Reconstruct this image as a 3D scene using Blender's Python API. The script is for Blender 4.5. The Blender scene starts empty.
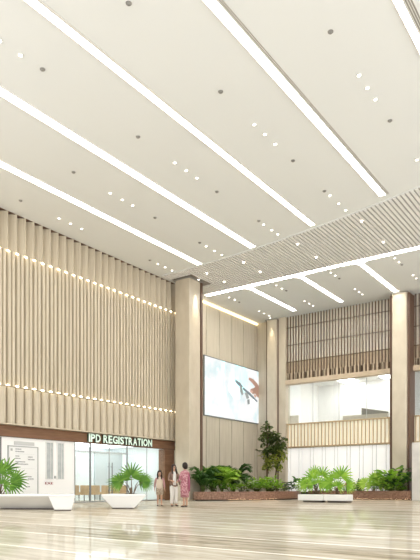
import bpy, math, random
from mathutils import Vector, Matrix
random.seed(7)
PI = math.pi
S = bpy.context.scene
COL = S.collection

# ------------------------------------------------------------------ camera
cam_d = bpy.data.cameras.new('camera')
cam = bpy.data.objects.new('camera', cam_d)
COL.objects.link(cam)
cam.location = (0, 0, 0.75)
cam.rotation_euler = (PI/2, 0, math.atan2(431, 605))
cam_d.sensor_fit = 'HORIZONTAL'
cam_d.sensor_width = 36
cam_d.lens = 605*36/420
cam_d.shift_y = (487-280)/420
cam_d.clip_end = 300
S.camera = cam

# ------------------------------------------------------------------ world, exposure
W = bpy.data.worlds.new('daylight_and_uplight')
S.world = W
W.use_nodes = True
bg = W.node_tree.nodes['Background']
# soft sky above, brighter lower half added to light the ceiling from below
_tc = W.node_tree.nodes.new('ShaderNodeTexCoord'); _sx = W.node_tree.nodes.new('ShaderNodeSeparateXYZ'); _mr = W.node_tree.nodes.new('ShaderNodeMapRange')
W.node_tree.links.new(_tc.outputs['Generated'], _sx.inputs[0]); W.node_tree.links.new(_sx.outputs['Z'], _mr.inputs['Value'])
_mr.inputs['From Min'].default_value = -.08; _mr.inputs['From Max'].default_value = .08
_mr.inputs['To Min'].default_value = 2.45; _mr.inputs['To Max'].default_value = 1.95     # added uplight, sky
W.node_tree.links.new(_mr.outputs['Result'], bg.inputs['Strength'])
bg.inputs['Color'].default_value = (0.985, 0.99, 0.99, 1)
S.view_settings.view_transform = 'Standard'
S.view_settings.look = 'None'
S.view_settings.gamma = 1
S.view_settings.exposure = 0.05
S.cycles.use_denoising = True
S.cycles.max_bounces = 10
S.cycles.diffuse_bounces = 5
S.cycles.transparent_max_bounces = 16
S.cycles.sample_clamp_indirect = 6
S.cycles.caustics_reflective = False
STRIP = 9.0          # linear ceiling lights
DOWN = 9.0           # recessed downlights
ACCENT = 9.0        # small warm lamps in the fluted panelling
WASH = 3200.0         # column wash lamps (W)

# ------------------------------------------------------------------ materials
def nodes_of(m):
    m.use_nodes = True
    return m.node_tree, m.node_tree.nodes['Principled BSDF']
def flat(name, col, rough=.6, metal=0.0, spec=.3):
    m = bpy.data.materials.new(name)
    nt, b = nodes_of(m)
    b.inputs['Base Color'].default_value = (*col, 1)
    b.inputs['Roughness'].default_value = rough
    b.inputs['Metallic'].default_value = metal
    b.inputs['Specular IOR Level'].default_value = spec
    return m
def grained(name, c1, c2, scale=(1, 1, 1), rough=.5, detail=6, spec=.3, nscale=4, lo=.3, hi=.7, bump=0):
    m = bpy.data.materials.new(name)
    nt, b = nodes_of(m)
    tc = nt.nodes.new('ShaderNodeTexCoord'); mp = nt.nodes.new('ShaderNodeMapping')
    mp.inputs['Scale'].default_value = scale
    n = nt.nodes.new('ShaderNodeTexNoise'); n.inputs['Scale'].default_value = nscale; n.inputs['Detail'].default_value = detail
    r = nt.nodes.new('ShaderNodeValToRGB')
    r.color_ramp.elements[0].position = lo; r.color_ramp.elements[0].color = (*c1, 1)
    r.color_ramp.elements[1].position = hi; r.color_ramp.elements[1].color = (*c2, 1)
    nt.links.new(tc.outputs['Object'], mp.inputs['Vector']); nt.links.new(mp.outputs['Vector'], n.inputs['Vector'])
    nt.links.new(n.outputs['Fac'], r.inputs['Fac']); nt.links.new(r.outputs['Color'], b.inputs['Base Color'])
    b.inputs['Roughness'].default_value = rough
    b.inputs['Specular IOR Level'].default_value = spec
    if bump:
        bp = nt.nodes.new('ShaderNodeBump'); bp.inputs['Strength'].default_value = bump
        nt.links.new(n.outputs['Fac'], bp.inputs['Height']); nt.links.new(bp.outputs['Normal'], b.inputs['Normal'])
    return m
def leafmat(name, c1, c2, rough=.45):
    m = bpy.data.materials.new(name)
    nt, b = nodes_of(m)
    g = nt.nodes.new('ShaderNodeNewGeometry'); r = nt.nodes.new('ShaderNodeValToRGB')
    r.color_ramp.elements[0].color = (*c1, 1); r.color_ramp.elements[1].color = (*c2, 1)
    nt.links.new(g.outputs['Random Per Island'], r.inputs['Fac']); nt.links.new(r.outputs['Color'], b.inputs['Base Color'])
    b.inputs['Roughness'].default_value = rough
    t = nt.nodes.new('ShaderNodeBsdfTranslucent'); mx = nt.nodes.new('ShaderNodeMixShader'); mx.inputs['Fac'].default_value = .3
    nt.links.new(r.outputs['Color'], t.inputs['Color'])
    nt.links.new(b.outputs['BSDF'], mx.inputs[1]); nt.links.new(t.outputs['BSDF'], mx.inputs[2])
    nt.links.new(mx.outputs['Shader'], nt.nodes['Material Output'].inputs['Surface'])
    return m
def glow(name, col, strength):
    m = bpy.data.materials.new(name)
    nt, b = nodes_of(m)
    b.inputs['Base Color'].default_value = (*col, 1)
    b.inputs['Emission Color'].default_value = (*col, 1)
    b.inputs['Emission Strength'].default_value = strength
    return m
def glass(name, tint=(.96, .985, .98), fac=.1, rough=0.0):
    m = bpy.data.materials.new(name)
    m.use_nodes = True; nt = m.node_tree; nt.nodes.clear()
    o = nt.nodes.new('ShaderNodeOutputMaterial'); t = nt.nodes.new('ShaderNodeBsdfTransparent'); g = nt.nodes.new('ShaderNodeBsdfGlossy')
    t.inputs['Color'].default_value = (*tint, 1); g.inputs['Roughness'].default_value = rough
    mx = nt.nodes.new('ShaderNodeMixShader'); mx.inputs['Fac'].default_value = fac
    nt.links.new(t.outputs['BSDF'], mx.inputs[1]); nt.links.new(g.outputs['BSDF'], mx.inputs[2]); nt.links.new(mx.outputs['Shader'], o.inputs['Surface'])
    return m
def floor_mat():
    m = bpy.data.materials.new('polished beige marble with pale inlay lines')
    m.use_nodes = True; nt = m.node_tree; nt.nodes.clear(); N = nt.nodes.new; Lk = nt.links.new
    o = N('ShaderNodeOutputMaterial'); tc = N('ShaderNodeTexCoord')
    rot = N('ShaderNodeMapping'); rot.inputs['Rotation'].default_value = (0, 0, math.radians(5.2))
    Lk(tc.outputs['Object'], rot.inputs['Vector'])
    sx = N('ShaderNodeSeparateXYZ'); Lk(rot.outputs['Vector'], sx.inputs[0])
    dv = N('ShaderNodeMath'); dv.operation = 'DIVIDE'; dv.inputs[1].default_value = 1.4; Lk(sx.outputs['Y'], dv.inputs[0])
    fr = N('ShaderNodeMath'); fr.operation = 'FRACT'; Lk(dv.outputs[0], fr.inputs[0])
    lt = N('ShaderNodeMath'); lt.operation = 'LESS_THAN'; lt.inputs[1].default_value = .055; Lk(fr.outputs[0], lt.inputs[0])
    fl = N('ShaderNodeMath'); fl.operation = 'FLOOR'; Lk(dv.outputs[0], fl.inputs[0])
    wn = N('ShaderNodeTexWhiteNoise'); wn.noise_dimensions = '1D'; Lk(fl.outputs[0], wn.inputs['W'])
    mp = N('ShaderNodeMapping'); mp.inputs['Scale'].default_value = (.45, 3.2, 1); Lk(rot.outputs['Vector'], mp.inputs['Vector'])
    n1 = N('ShaderNodeTexNoise'); n1.inputs['Scale'].default_value = 1.6; n1.inputs['Detail'].default_value = 9; n1.inputs['Roughness'].default_value = .68; n1.inputs['Distortion'].default_value = .6
    Lk(mp.outputs['Vector'], n1.inputs['Vector'])
    ad = N('ShaderNodeMath'); ad.operation = 'MULTIPLY_ADD'; ad.inputs[1].default_value = .16; Lk(wn.outputs['Value'], ad.inputs[0]); Lk(n1.outputs['Fac'], ad.inputs[2])
    r = N('ShaderNodeValToRGB'); e = r.color_ramp.elements
    e[0].position = .40; e[0].color = (.27, .23, .165, 1); e[1].position = .74; e[1].color = (.66, .61, .52, 1)
    x = e.new(.5); x.color = (.46, .41, .32, 1)
    Lk(ad.outputs[0], r.inputs['Fac'])
    mc = N('ShaderNodeMix'); mc.data_type = 'RGBA'; Lk(lt.outputs[0], mc.inputs['Factor']); Lk(r.outputs['Color'], mc.inputs['A']); mc.inputs['B'].default_value = (.95, .90, .80, 1)
    d = N('ShaderNodeBsdfDiffuse'); Lk(mc.outputs['Result'], d.inputs['Color'])
    g = N('ShaderNodeBsdfGlossy'); g.inputs['Roughness'].default_value = .045; g.inputs['Color'].default_value = (1, .97, .92, 1)
    f = N('ShaderNodeFresnel'); f.inputs['IOR'].default_value = 1.22
    ml = N('ShaderNodeMath'); ml.operation = 'MULTIPLY'; ml.inputs[1].default_value = .44; Lk(f.outputs[0], ml.inputs[0])
    mx = N('ShaderNodeMixShader'); Lk(ml.outputs[0], mx.inputs['Fac']); Lk(d.outputs[0], mx.inputs[1]); Lk(g.outputs[0], mx.inputs[2])
    Lk(mx.outputs[0], o.inputs['Surface'])
    return m

M_ceil = flat('white ceiling paint', (.815, .83, .825), .8)
M_slat_white = flat('off white slats', (.83, .82, .80), .7)
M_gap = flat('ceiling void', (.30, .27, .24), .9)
M_strip = glow('linear lamp diffuser', (1, .965, .91), STRIP)
M_covelight = glow('cove lamp diffuser', (1, .965, .91), 21)
M_down = glow('downlight lens', (1, .95, .85), DOWN)
M_accent = glow('warm accent lamp', (1, .84, .58), ACCENT)
M_cove = glow('warm cove lamp', (1, .83, .52), 2.4)
M_toe = glow('warm plinth lamp', (1, .74, .45), 13)
M_trim = flat('white lamp trim', (.82, .8, .76), .5)
M_grey = flat('grey detector plastic', (.25, .24, .22), .5)
M_airgrey = flat('grey air slot metal', (.36, .34, .31), .6)
M_flute = grained('fluted beige veneer', (.53, .458, .345), (.64, .57, .45), (8, 8, .35), .55, nscale=2)
M_fluteback = flat('taupe panel behind flutes', (.46, .38, .29), .7)
M_panel = grained('beige veneer panel', (.55, .49, .385), (.64, .58, .47), (3, 3, .3), .5, nscale=2)
M_stonecol = grained('beige stone cladding', (.53, .465, .36), (.615, .55, .44), (1, 1, .5), .35, nscale=2)
M_bronze = flat('dark bronze trim', (.13, .075, .05), .4)
M_joint = flat('dark panel joint', (.22, .17, .12), .8)
M_brown = grained('brown fascia', (.20, .10, .055), (.27, .145, .08), (1, .3, 3), .45)
M_white = flat('white lacquer', (.85, .845, .83), .35)
M_wallwhite = flat('white wall paint', (.94, .94, .935), .7)
M_board = flat('white acrylic board', (.86, .865, .86), .3)
M_boardedge = flat('grey board edge', (.45, .46, .46), .5)
M_print = flat('grey print', (.35, .35, .36), .7)
M_red = flat('dark red lettering', (.28, .02, .03), .5)
M_greyglass = grained('grey window film', (.42, .45, .46), (.55, .58, .58), (1, 1, 1), .2)
M_metal = flat('brushed steel', (.42, .42, .42), .35, .8)
M_darkmetal = flat('grey mullion', (.22, .23, .23), .4, .3)
M_frost = flat('pale blue frosted partition', (.85, .91, .93), .4)
M_frostgrey = flat('grey frosted partition', (.60, .65, .66), .4)
M_signface = glow('pale green sign face', (.66, .82, .70), .35)
M_signside = flat('dark sign return', (.10, .12, .09), .5)
M_tan = flat('tan upholstery', (.62, .43, .24), .7)
M_chairleg = flat('dark chair leg', (.08, .075, .07), .5)
M_bench = flat('white solid surface bench', (.86, .855, .84), .22)
M_benchunder = flat('dark recessed plinth', (.12, .10, .085), .7)
M_granite = grained('red brown granite', (.13, .06, .04), (.42, .25, .17), (1, 1, 1), .3, nscale=14, detail=8)
M_soil = grained('potting soil', (.03, .02, .014), (.09, .06, .04), (1, 1, 1), .95, nscale=9)
M_slatbrown = flat('brown timber slat', (.125, .08, .05), .55)
M_slatback = grained('woven beige backing', (.86, .80, .69), (.93, .88, .79), (1, 1, 4), .7, nscale=5)
M_slatbox = grained('timber bulkhead', (.50, .40, .28), (.60, .49, .36), (.6, 1, 4), .6, nscale=4)
M_rail = flat('gold rail', (.52, .40, .24), .4, .1)
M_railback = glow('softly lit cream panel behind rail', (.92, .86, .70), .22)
M_whitepanel = glow('white glass with added glow', (.90, .895, .88), .38)  # slight glow added to brighten the panels and the rear ceiling
M_marble = grained('grey marble', (.56, .54, .51), (.72, .69, .65), (.6, .6, .6), .25, nscale=2.2, detail=9)
M_glass = glass('clear glass', fac=.08)
M_officegrey = flat('grey office fabric', (.25, .24, .23), .8)
M_officetaupe = flat('taupe panel', (.56, .51, .45), .7)
M_shoplamp = glow('shop ceiling panel', (.97, .99, 1), 3.2)
M_roomlamp = glow('room ceiling panel', (1, .98, .96), 13)
M_skin = flat('skin', (.56, .34, .24), .5)
M_hair = flat('dark hair', (.022, .014, .010), .5)
M_shoe = flat('dark shoe', (.10, .07, .06), .5)
M_trunk = grained('bark', (.10, .065, .04), (.20, .14, .09), (4, 4, 1), .9)

# ------------------------------------------------------------------ mesh helpers
def origin(o):
    v = Vector((0, 0, 0))
    while o is not None:
        v += o.location; o = o.parent
    return v
class MB:
    def __init__(self): self.v = []; self.f = []
    def add(self, vs, fs):
        n = len(self.v); self.v += [tuple(p) for p in vs]; self.f += [tuple(i+n for i in q) for q in fs]; return self
    def box(self, x0, x1, y0, y1, z0, z1):
        vs = [(x, y, z) for z in (z0, z1) for y in (y0, y1) for x in (x0, x1)]
        return self.add(vs, [(0, 2, 3, 1), (4, 5, 7, 6), (0, 1, 5, 4), (2, 6, 7, 3), (0, 4, 6, 2), (1, 3, 7, 5)])
    def prism(self, poly, z0, z1, top=None):          # poly CCW; top = different outline at z1
        n = len(poly); top = top or poly
        vs = [(p[0], p[1], z0) for p in poly] + [(p[0], p[1], z1) for p in top]
        fs = [tuple(range(n))[::-1], tuple(range(n, 2*n))] + [(i, (i+1) % n, n+(i+1) % n, n+i) for i in range(n)]
        return self.add(vs, fs)
    def tube(self, pts, rad, n=8, cap=True):
        pts = [Vector(p) for p in pts]
        if not isinstance(rad, (list, tuple)): rad = [rad]*len(pts)
        vs = []; ref = Vector((.31, .17, .93))
        for i, p in enumerate(pts):
            t = (pts[min(i+1, len(pts)-1)]-pts[max(i-1, 0)]).normalized()
            a = t.cross(ref)
            if a.length < .05: a = t.cross(Vector((1, 0, 0)))
            a.normalize(); b = t.cross(a)
            for k in range(n):
                w = 2*PI*k/n; vs.append(p+(a*math.cos(w)+b*math.sin(w))*rad[i])
        fs = [(i*n+k, i*n+(k+1) % n, (i+1)*n+(k+1) % n, (i+1)*n+k) for i in range(len(pts)-1) for k in range(n)]
        if cap: fs += [tuple(range(n))[::-1], tuple(range((len(pts)-1)*n, len(pts)*n))]
        return self.add(vs, fs)
    def loft(self, rings, n=16, cap=True):            # rings: (cx, cy, cz, rx, ry)
        vs = [(c[0]+c[3]*math.cos(2*PI*k/n), c[1]+c[4]*math.sin(2*PI*k/n), c[2]) for c in rings for k in range(n)]
        fs = [(i*n+k, i*n+(k+1) % n, (i+1)*n+(k+1) % n, (i+1)*n+k) for i in range(len(rings)-1) for k in range(n)]
        if cap: fs += [tuple(range(n))[::-1], tuple(range((len(rings)-1)*n, len(rings)*n))]
        return self.add(vs, fs)
    def ball(self, c, r, nu=14, nv=9, fn=None):
        r = r if isinstance(r, (list, tuple)) else (r, r, r)
        vs = []
        for j in range(nv+1):
            th = PI*j/nv
            for i in range(nu):
                ph = 2*PI*i/nu
                d = Vector((math.sin(th)*math.cos(ph), math.sin(th)*math.sin(ph), math.cos(th)))
                s = fn(d) if fn else 1
                vs.append((c[0]+d.x*r[0]*s, c[1]+d.y*r[1]*s, c[2]+d.z*r[2]*s))
        fs = [(j*nu+i, (j+1)*nu+i, (j+1)*nu+(i+1) % nu, j*nu+(i+1) % nu) for j in range(nv) for i in range(nu)]
        return self.add(vs, fs)
    def xf(self, m):
        self.v = [tuple(m @ Vector(p)) for p in self.v]; return self
    def build(self, name, mat, parent=None, smooth=False, bevel=0, loc=None):
        off = origin(parent) if parent else Vector(loc or (0, 0, 0))
        me = bpy.data.meshes.new(name)
        me.from_pydata([tuple(Vector(p)-off) for p in self.v], [], self.f); me.update()
        me.materials.append(mat)
        if smooth: me.polygons.foreach_set('use_smooth', [True]*len(me.polygons))
        o = bpy.data.objects.new(name, me); COL.objects.link(o)
        if parent: o.parent = parent
        else: o.location = off
        if bevel:
            b = o.modifiers.new('bevel', 'BEVEL'); b.width = bevel; b.segments = 2; b.limit_method = 'ANGLE'
        return o
def bx(*a): return MB().box(*a)
def tag(o, label, cat, group=None, kind=None):
    if label: o['label'] = label
    if cat: o['category'] = cat
    if group: o['group'] = group
    if kind: o['kind'] = kind
    return o
def thing(name, loc, label, cat, group=None):
    o = bpy.data.objects.new(name, None); COL.objects.link(o); o.location = loc; o.empty_display_size = .2
    return tag(o, label, cat, group)
def struct(o, label=None, cat=None):
    return tag(o, label, cat, kind='structure')
def dup(root, loc, label=None):
    r = root.copy(); COL.objects.link(r); r.location = loc
    if label: r['label'] = label
    for ch in list(root.children):
        c = ch.copy(); COL.objects.link(c); c.parent = r
        for g in list(ch.children):
            d = g.copy(); COL.objects.link(d); d.parent = c
    return r

# ================================================================== SETTING
C = 12.35
struct(bx(-26.6, 9, -5, 42, -.2, 0).build('floor', floor_mat()), 'polished beige marble floor with thin pale inlay lines', 'floor')
struct(bx(-22.5, 9, -5, 42, C, C+.25).build('ceiling', M_ceil), 'flat white ceiling over the hall', 'ceiling')
# left wall: above the shop it backs the panelling; beyond the column it carries the video screen
wl = MB().box(-22.5, -22.01, 27.12, 28.2, 0, 3.32).box(-22.5, -22.01, 8, 28.2, 3.32, C).box(-22.5, -22.25, 28.2, 37.2, 0, C)
struct(wl.build('wall_left', M_panel), 'beige left wall', 'wall')
# back wall: solid above the upper window band, and below it
wb = MB().box(-22.25, 9, 36.95, 37.2, 7.75, C).box(-22.25, 9, 36.95, 37.2, 0, 3.45)
wb.box(-22.25, -19.75, 36.95, 37.2, 3.45, 7.75)
struct(wb.build('wall_back', M_panel), 'beige back wall', 'wall')

# ------------------------------------------------------------------ left screen wall: vertical veneer panels
t = thing('wall_panelling', (-22.2, 32.8, 0), 'tall beige veneer wall panels around the video screen', 'wall panelling')
js = [28.3, 29.25, 30.73, 32.2, 33.63, 35.1, 36.57, 36.9]
for a, b in zip(js[:-1], js[1:]):
    bx(-22.25, -22.18, a+.022, b-.022, .02, 12.1).build('panel', M_panel, t, bevel=.01)
bx(-22.25, -22.215, 28.3, 36.9, .02, 12.1).build('joint_backing', M_joint, t)
bx(-22.24, -22.12, 28.3, 36.9, 12.24, 12.3).build('cove_lamp', M_cove, t)

# ------------------------------------------------------------------ main ceiling: linear lights
ends = lambda x: 25.33 if x < -17 else 25.02 if x < -14 else 24.44 if x < -10 else 23.56 if x < -6 else 22.4
def linear_light(x, w, y1, label, airw=0, airlabel=None, y0=-4.9):
    t = thing('linear_ceiling_light', (x, (y0+y1)/2, C), label, 'ceiling light', 'long linear lights in the main ceiling')
    bx(x-w/2, x+w/2, y0, y1, C-.012, C).build('diffuser', M_strip, t)
    e = MB().box(x-w/2-.025, x-w/2, y0, y1+.025, C-.03, C).box(x+w/2, x+w/2+.025, y0, y1+.025, C-.03, C).box(x-w/2, x+w/2, y1, y1+.025, C-.03, C)
    e.build('edge_trim', M_trim, t)
    if airw:
        a0 = x+w/2+.035
        d = thing('slot_air_diffuser', (a0+airw/2, (y0+y1)/2, C), airlabel, 'air vent')
        bx(a0, a0+airw, y0, y1, C-.008, C-.001).build('slot_backing', M_airgrey, d)
        m = MB(); k = max(2, int(airw/.045))
        for i in range(k+1):
            xx = a0+airw*i/k; m.box(xx-.006, xx+.006, y0, y1, C-.022, C-.008)
        m.build('fins', M_trim, d)
linear_light(-18.69, .33, 25.33, 'long glowing white ceiling strip nearest the fluted left wall')
linear_light(-15.27, .33, 25.02, 'long glowing white ceiling strip, second from the fluted left wall')
linear_light(-11.83, .24, 24.44, 'long glowing white ceiling strip, third from the fluted left wall', .03, 'hairline grey air slot along the third ceiling strip')
linear_light(-8.36, .26, 23.56, 'long glowing white ceiling strip, fourth from the left, with a grey slot', .10, 'narrow grey air slot beside the fourth ceiling strip')
linear_light(-4.72, .18, 22.4, 'glowing white ceiling strip at the top right corner of the photo', .17, 'broad grey slotted air vent in the top right ceiling corner')

# ------------------------------------------------------------------ slatted ceiling band
def edge(x):                     # gently bowed front edge of the slatted band
    return 25.5 - .00095*(x+20)**2*9.5 - .02*(x+20) if x > -20 else 25.5
t = thing('slatted_ceiling_band', (-12, 27.4, C), 'white slatted ceiling band between the long strips and the cove light', 'ceiling grille')
m = MB(); k = MB(); x = -21.35; xs = []
while x < 2:
    y0, y1 = edge(x)+.05, 29.38
    if x < -19.95:
        m.box(x-.066, x+.066, y0, 26.2, C-.05, C-.015); m.box(x-.066, x+.066, 28.15, y1, C-.05, C-.015)
    else: m.box(x-.066, x+.066, y0, y1, C-.05, C-.015)
    xs.append(x); x += .19
m.build('slats', M_slat_white, t)
bk = [(xx, edge(xx)) for xx in xs]
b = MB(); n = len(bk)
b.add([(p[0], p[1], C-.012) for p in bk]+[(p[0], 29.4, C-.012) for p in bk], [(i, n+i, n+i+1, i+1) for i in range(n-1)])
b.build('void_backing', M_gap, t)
e = MB()
for p, q in zip(bk[:-1], bk[1:]):
    e.add([(p[0], p[1]-.04, C-.03), (q[0], q[1]-.04, C-.03), (q[0], q[1]+.03, C-.03), (p[0], p[1]+.03, C-.03), (p[0], p[1]-.04, C), (q[0], q[1]-.04, C), (q[0], q[1]+.03, C), (p[0], p[1]+.03, C)],
          [(3, 2, 1, 0), (0, 1, 5, 4), (2, 3, 7, 6)])
e.box(-21.5, 2, 29.38, 29.45, C-.05, C)
e.build('edge_trim', M_ceil, t)

# ------------------------------------------------------------------ cove light with branches and rounded corners
t = thing('cove_light', (-12, 29.75, C), 'glowing cove light with branches running towards the slatted back wall', 'ceiling light')
m = MB().box(-21.45, 2, 29.58, 29.88, C-.012, C-.002)
R_ = .45; zc = C-.012
for bx_ in (-18.55, -15.27, -11.85, -8.4, -5.0):
    m.box(bx_-.115, bx_+.115, 29.88, 35.6, C-.012, C-.002)
    for s in (-1, 1):
        cx_, cy_ = bx_+s*(.115+R_), 29.88+R_
        arc = [(cx_-s*R_*math.cos(a), cy_-R_*math.sin(a)) for a in [PI/2*i/6 for i in range(7)]]
        pts = [(bx_+s*.115, 29.88, zc)]+[(p[0], p[1], zc) for p in arc]
        idx = [(0, i, i+1) if s < 0 else (0, i+1, i) for i in range(1, len(pts)-1)]
        m.add(pts, idx)
m.build('diffuser', M_covelight, t)

# ------------------------------------------------------------------ recessed downlights and detectors
def ring(m, x, y, z0, z1, r0, r1, n=14):
    vs = []
    for r, z in ((r0, z0), (r1, z0), (r1, z1), (r0, z1)):
        vs += [(x+r*math.cos(2*PI*i/n), y+r*math.sin(2*PI*i/n), z) for i in range(n)]
    fs = [(a*n+i, b*n+i, b*n+(i+1) % n, a*n+(i+1) % n) for a, b in ((0, 1), (1, 2), (2, 3), (3, 0)) for i in range(n)]
    return m.add(vs, fs)
proto = None
def downlight(x, y, label, group, z=C):
    global proto
    if proto is None:
        proto = thing('recessed_downlight', (x, y, z), label, 'downlight', group)
        ring(MB(), x, y, z-.02, z, .052, .075).build('trim_ring', M_trim, proto)
        MB().loft([(x, y, z-.012, .052, .052), (x, y, z-.002, .052, .052)], 14).build('lens', M_down, proto)
        return proto
    r = dup(proto, (x, y, z), label); r['group'] = group
    return r
bayname = {-20.45: 'between the fluted left wall and the first strip', -17.05: 'between the first and second strips', -13.57: 'between the second and third strips',
           -10.07: 'between the third and fourth strips', -6.47: 'right of the fourth strip'}
order = ('nearest', 'middle', 'farthest')
def trio(x, ys, row):
    for o_, y in zip(order if len(ys) == 3 else order[1:] if row == 'front' else order, ys):
        downlight(x, y, '%s downlight of the %s trio %s' % (o_, row, bayname[x]), 'downlights in the main ceiling')
trio(-20.45, (17.48, 18.13, 18.78), 'near'); trio(-17.05, (17.15, 17.83, 18.44), 'near'); trio(-13.57, (16.88, 17.55, 18.2), 'near')
trio(-10.07, (16.58, 17.24, 17.93), 'near'); trio(-6.47, (16.31, 16.96, 17.61), 'near')
trio(-20.45, (24.03, 24.62, 25.2), 'far'); trio(-17.05, (23.62, 24.32, 24.95), 'far'); trio(-13.57, (23.12, 23.85, 24.4), 'far')
trio(-10.07, (22.35, 23.2, 23.93), 'far'); trio(-6.47, (21.71, 22.4), 'far')
trio(-13.57, (9.63, 10.28), 'front')
for x, ys in ((-9.87, (25.18, 27.93)), (-13.28, (25.8, 27.83)), (-16.62, (26.3, 27.97)), (-19.08, (26.49, 28.14))):
    for y, w in zip(ys, ('near', 'far')):
        nm = {-9.87: 'rightmost pair', -13.28: 'second pair from the right', -16.62: 'third pair from the right', -19.08: 'pair nearest the left column'}[x]
        downlight(x, y, '%s downlight of the %s in the slatted ceiling band' % (w, nm), 'downlights in the slatted band', C-.075)
rear = {-20.5: 'first panel beside the video screen wall', -17.08: 'second panel from the video screen wall', -13.65: 'third panel from the video screen wall', -10.16: 'fourth panel, by the right column'}
for x, ys in ((-20.5, (30.78, 31.4)), (-17.08, (30.53, 31.2)), (-13.65, (30.43, 31.0)), (-10.16, (30.39, 31.04))):
    for y, w in zip(ys, ('nearer', 'farther')):
        downlight(x, y, '%s downlight of the front pair behind the cove, %s' % (w, rear[x]), 'downlights behind the cove')
for x, ys in ((-20.5, (34.34, 35.0, 35.67)), (-17.08, (34.13, 34.78, 35.35)), (-13.65, (33.78, 34.42, 34.95)), (-10.16, (33.41, 34.01))):
    for y, w in zip(ys, order):
        downlight(x, y, '%s downlight of the rear row behind the cove, %s' % (w, rear[x]), 'downlights behind the cove')

det = None
def detector(x, y, label, z=C):
    global det
    if det is None:
        det = thing('smoke_detector', (x, y, z), label, 'detector', 'ceiling detectors')
        MB().loft([(x, y, z-.02, .07, .07), (x, y, z, .075, .075)], 14).build('base', M_grey, det)
        MB().loft([(x, y, z-.05, .035, .035), (x, y, z-.02, .055, .055)], 14).build('sensor_cap', M_grey, det)
        return
    dup(det, (x, y, z), label)
for x, y, l in ((-13.53, 10.98, 'front'), (-10, 10.68, 'front'), (-6.44, 14.33, 'front'), (-20.46, 15.5, 'near'), (-17.02, 15.23, 'near'), (-13.56, 14.93, 'near'), (-10.04, 14.63, 'near'),
                (-17.04, 19.84, 'mid'), (-13.56, 19.5, 'mid'), (-10.07, 19.22, 'mid'), (-6.47, 18.9, 'mid'),
                (-20.44, 23.4, 'far'), (-17.06, 23.1, 'far'), (-13.56, 22.7, 'far'), (-10.1, 21.9, 'far')):
    b_ = min(bayname, key=lambda q: abs(q-x))
    w = {'front': 'nearest the viewer', 'near': 'ahead of near trio', 'mid': 'between trios', 'far': 'beside far trio'}[l]
    detector(x, y, 'grey ceiling detector %s, %s' % (w, bayname[b_]))
for x, y in ((-20.5, 31.95), (-17.05, 31.7), (-13.65, 31.55), (-10.15, 31.5)):
    detector(x, y, 'small grey detector behind the cove, %s' % rear[min(rear, key=lambda q: abs(q-x))])

# ================================================================== FLUTED LEFT WALL
P = .45; Y0, Y1 = 11.25, 28.0; XF = -21.6
t = thing('fluted_wall_panelling', (-21.8, 19.5, 3.42), 'fluted beige panelling with two rows of warm lamps above the shopfront', 'wall panelling')
nf = int((Y1-Y0)/P)
up = MB(); mid = MB(); lo = MB(); lamps = []
for i in range(nf):
    y = Y0+P*(i+.5)
    up.prism([(-21.99, y-.215), (-21.93, y-.09), (XF-.03, y+.165), (XF, y+.185), (XF, y+.215), (-21.99, y+.215)], 10.72, 12.325)
    for a_, b_, dp in ((-.20, -.045, .07), (.0, .145, .05)):
        mid.prism([(-21.9, y+a_-.02), (XF-dp, y+a_+.03), (XF-dp, y+b_), (-21.9, y+b_)], 5.0, 10.72)
    mid.box(-21.9, XF-.15, y-.06, y+.02, 5.0, 10.72)
    n = 8
    pf = [(XF-.16+.16*math.sin(PI*k/n), y-.195*math.cos(PI*k/n)) for k in range(n+1)]
    poly = [(-21.9, y-.195)]+pf+[(-21.9, y+.195)]
    lo.prism(poly, 3.44, 4.96)
    lamps.append(y)
up.build('upper_flutes', M_flute, t); mid.build('middle_ribs', M_flute, t); lo.build('lower_rounded_flutes', M_flute, t)
bx(-22.0, -21.9, Y0, Y1, 3.42, 12.33).build('backing', M_fluteback, t)
bx(-21.99, XF+.02, Y0, Y1, 3.38, 3.44).build('bottom_trim', M_flute, t)
bx(-21.99, XF-.05, Y0, Y1, 12.318, 12.345).build('top_trim', M_bronze, t)
lp = None
for y in lamps:
    for z, dx in ((10.66, -.02), (5.03, -.02)):
        yy = y-.225
        if lp is None:
            m = MB().ball((XF+dx, yy, z), (.032, .085, .034), 10, 6)
            me_o = m.build('accent_lamp', M_accent, t, True); lp = (me_o, Vector((XF+dx, yy, z)))
        else:
            o = lp[0].copy(); COL.objects.link(o); o.parent = t; o.location = Vector((XF+dx, yy, z))-lp[1]

# ------------------------------------------------------------------ left column
def column(x0, x1, y0, y1, label, trims):
    t = thing('column', ((x0+x1)/2, (y0+y1)/2, 0), label, 'column')
    bx(x0, x1, y0, y1, 0, C-.02).build('shaft', M_stonecol, t, bevel=.04)
    for a in trims: bx(*a).build('edge_trim', M_bronze, t)
    bx(x0-.1, x1+.1, y0-.1, y1+.1, C-.1, C-.075).build('collar', M_airgrey, t)
    return t
column(-21.2, -20.2, 26.4, 27.42, 'tall square beige stone column at the end of the fluted panelling', [(-20.6, -20.15, 27.42, 27.58, 0, C-.1)])
column(-21.1, -20.35, 36.4, 36.95, 'slim beige stone column in the corner beside the video screen', [(-21.2, -21.1, 36.5, 36.95, 0, C-.1), (-20.35, -20.28, 36.55, 36.95, 0, C-.1)])
column(-12.12, -11.25, 35.75, 36.95, 'beige stone column with dark trims right of the slatted back wall', [(-12.3, -12.12, 35.9, 36.95, 0, C-.1), (-11.25, -11.12, 35.9, 36.95, 0, C-.1)])
bx(-20.3, -19.75, 36.6, 36.95, 0, C).build('trim_1', M_stonecol)
struct(bpy.data.objects['trim_1'], 'narrow beige pilaster left of the slatted wall', 'trim')
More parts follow.
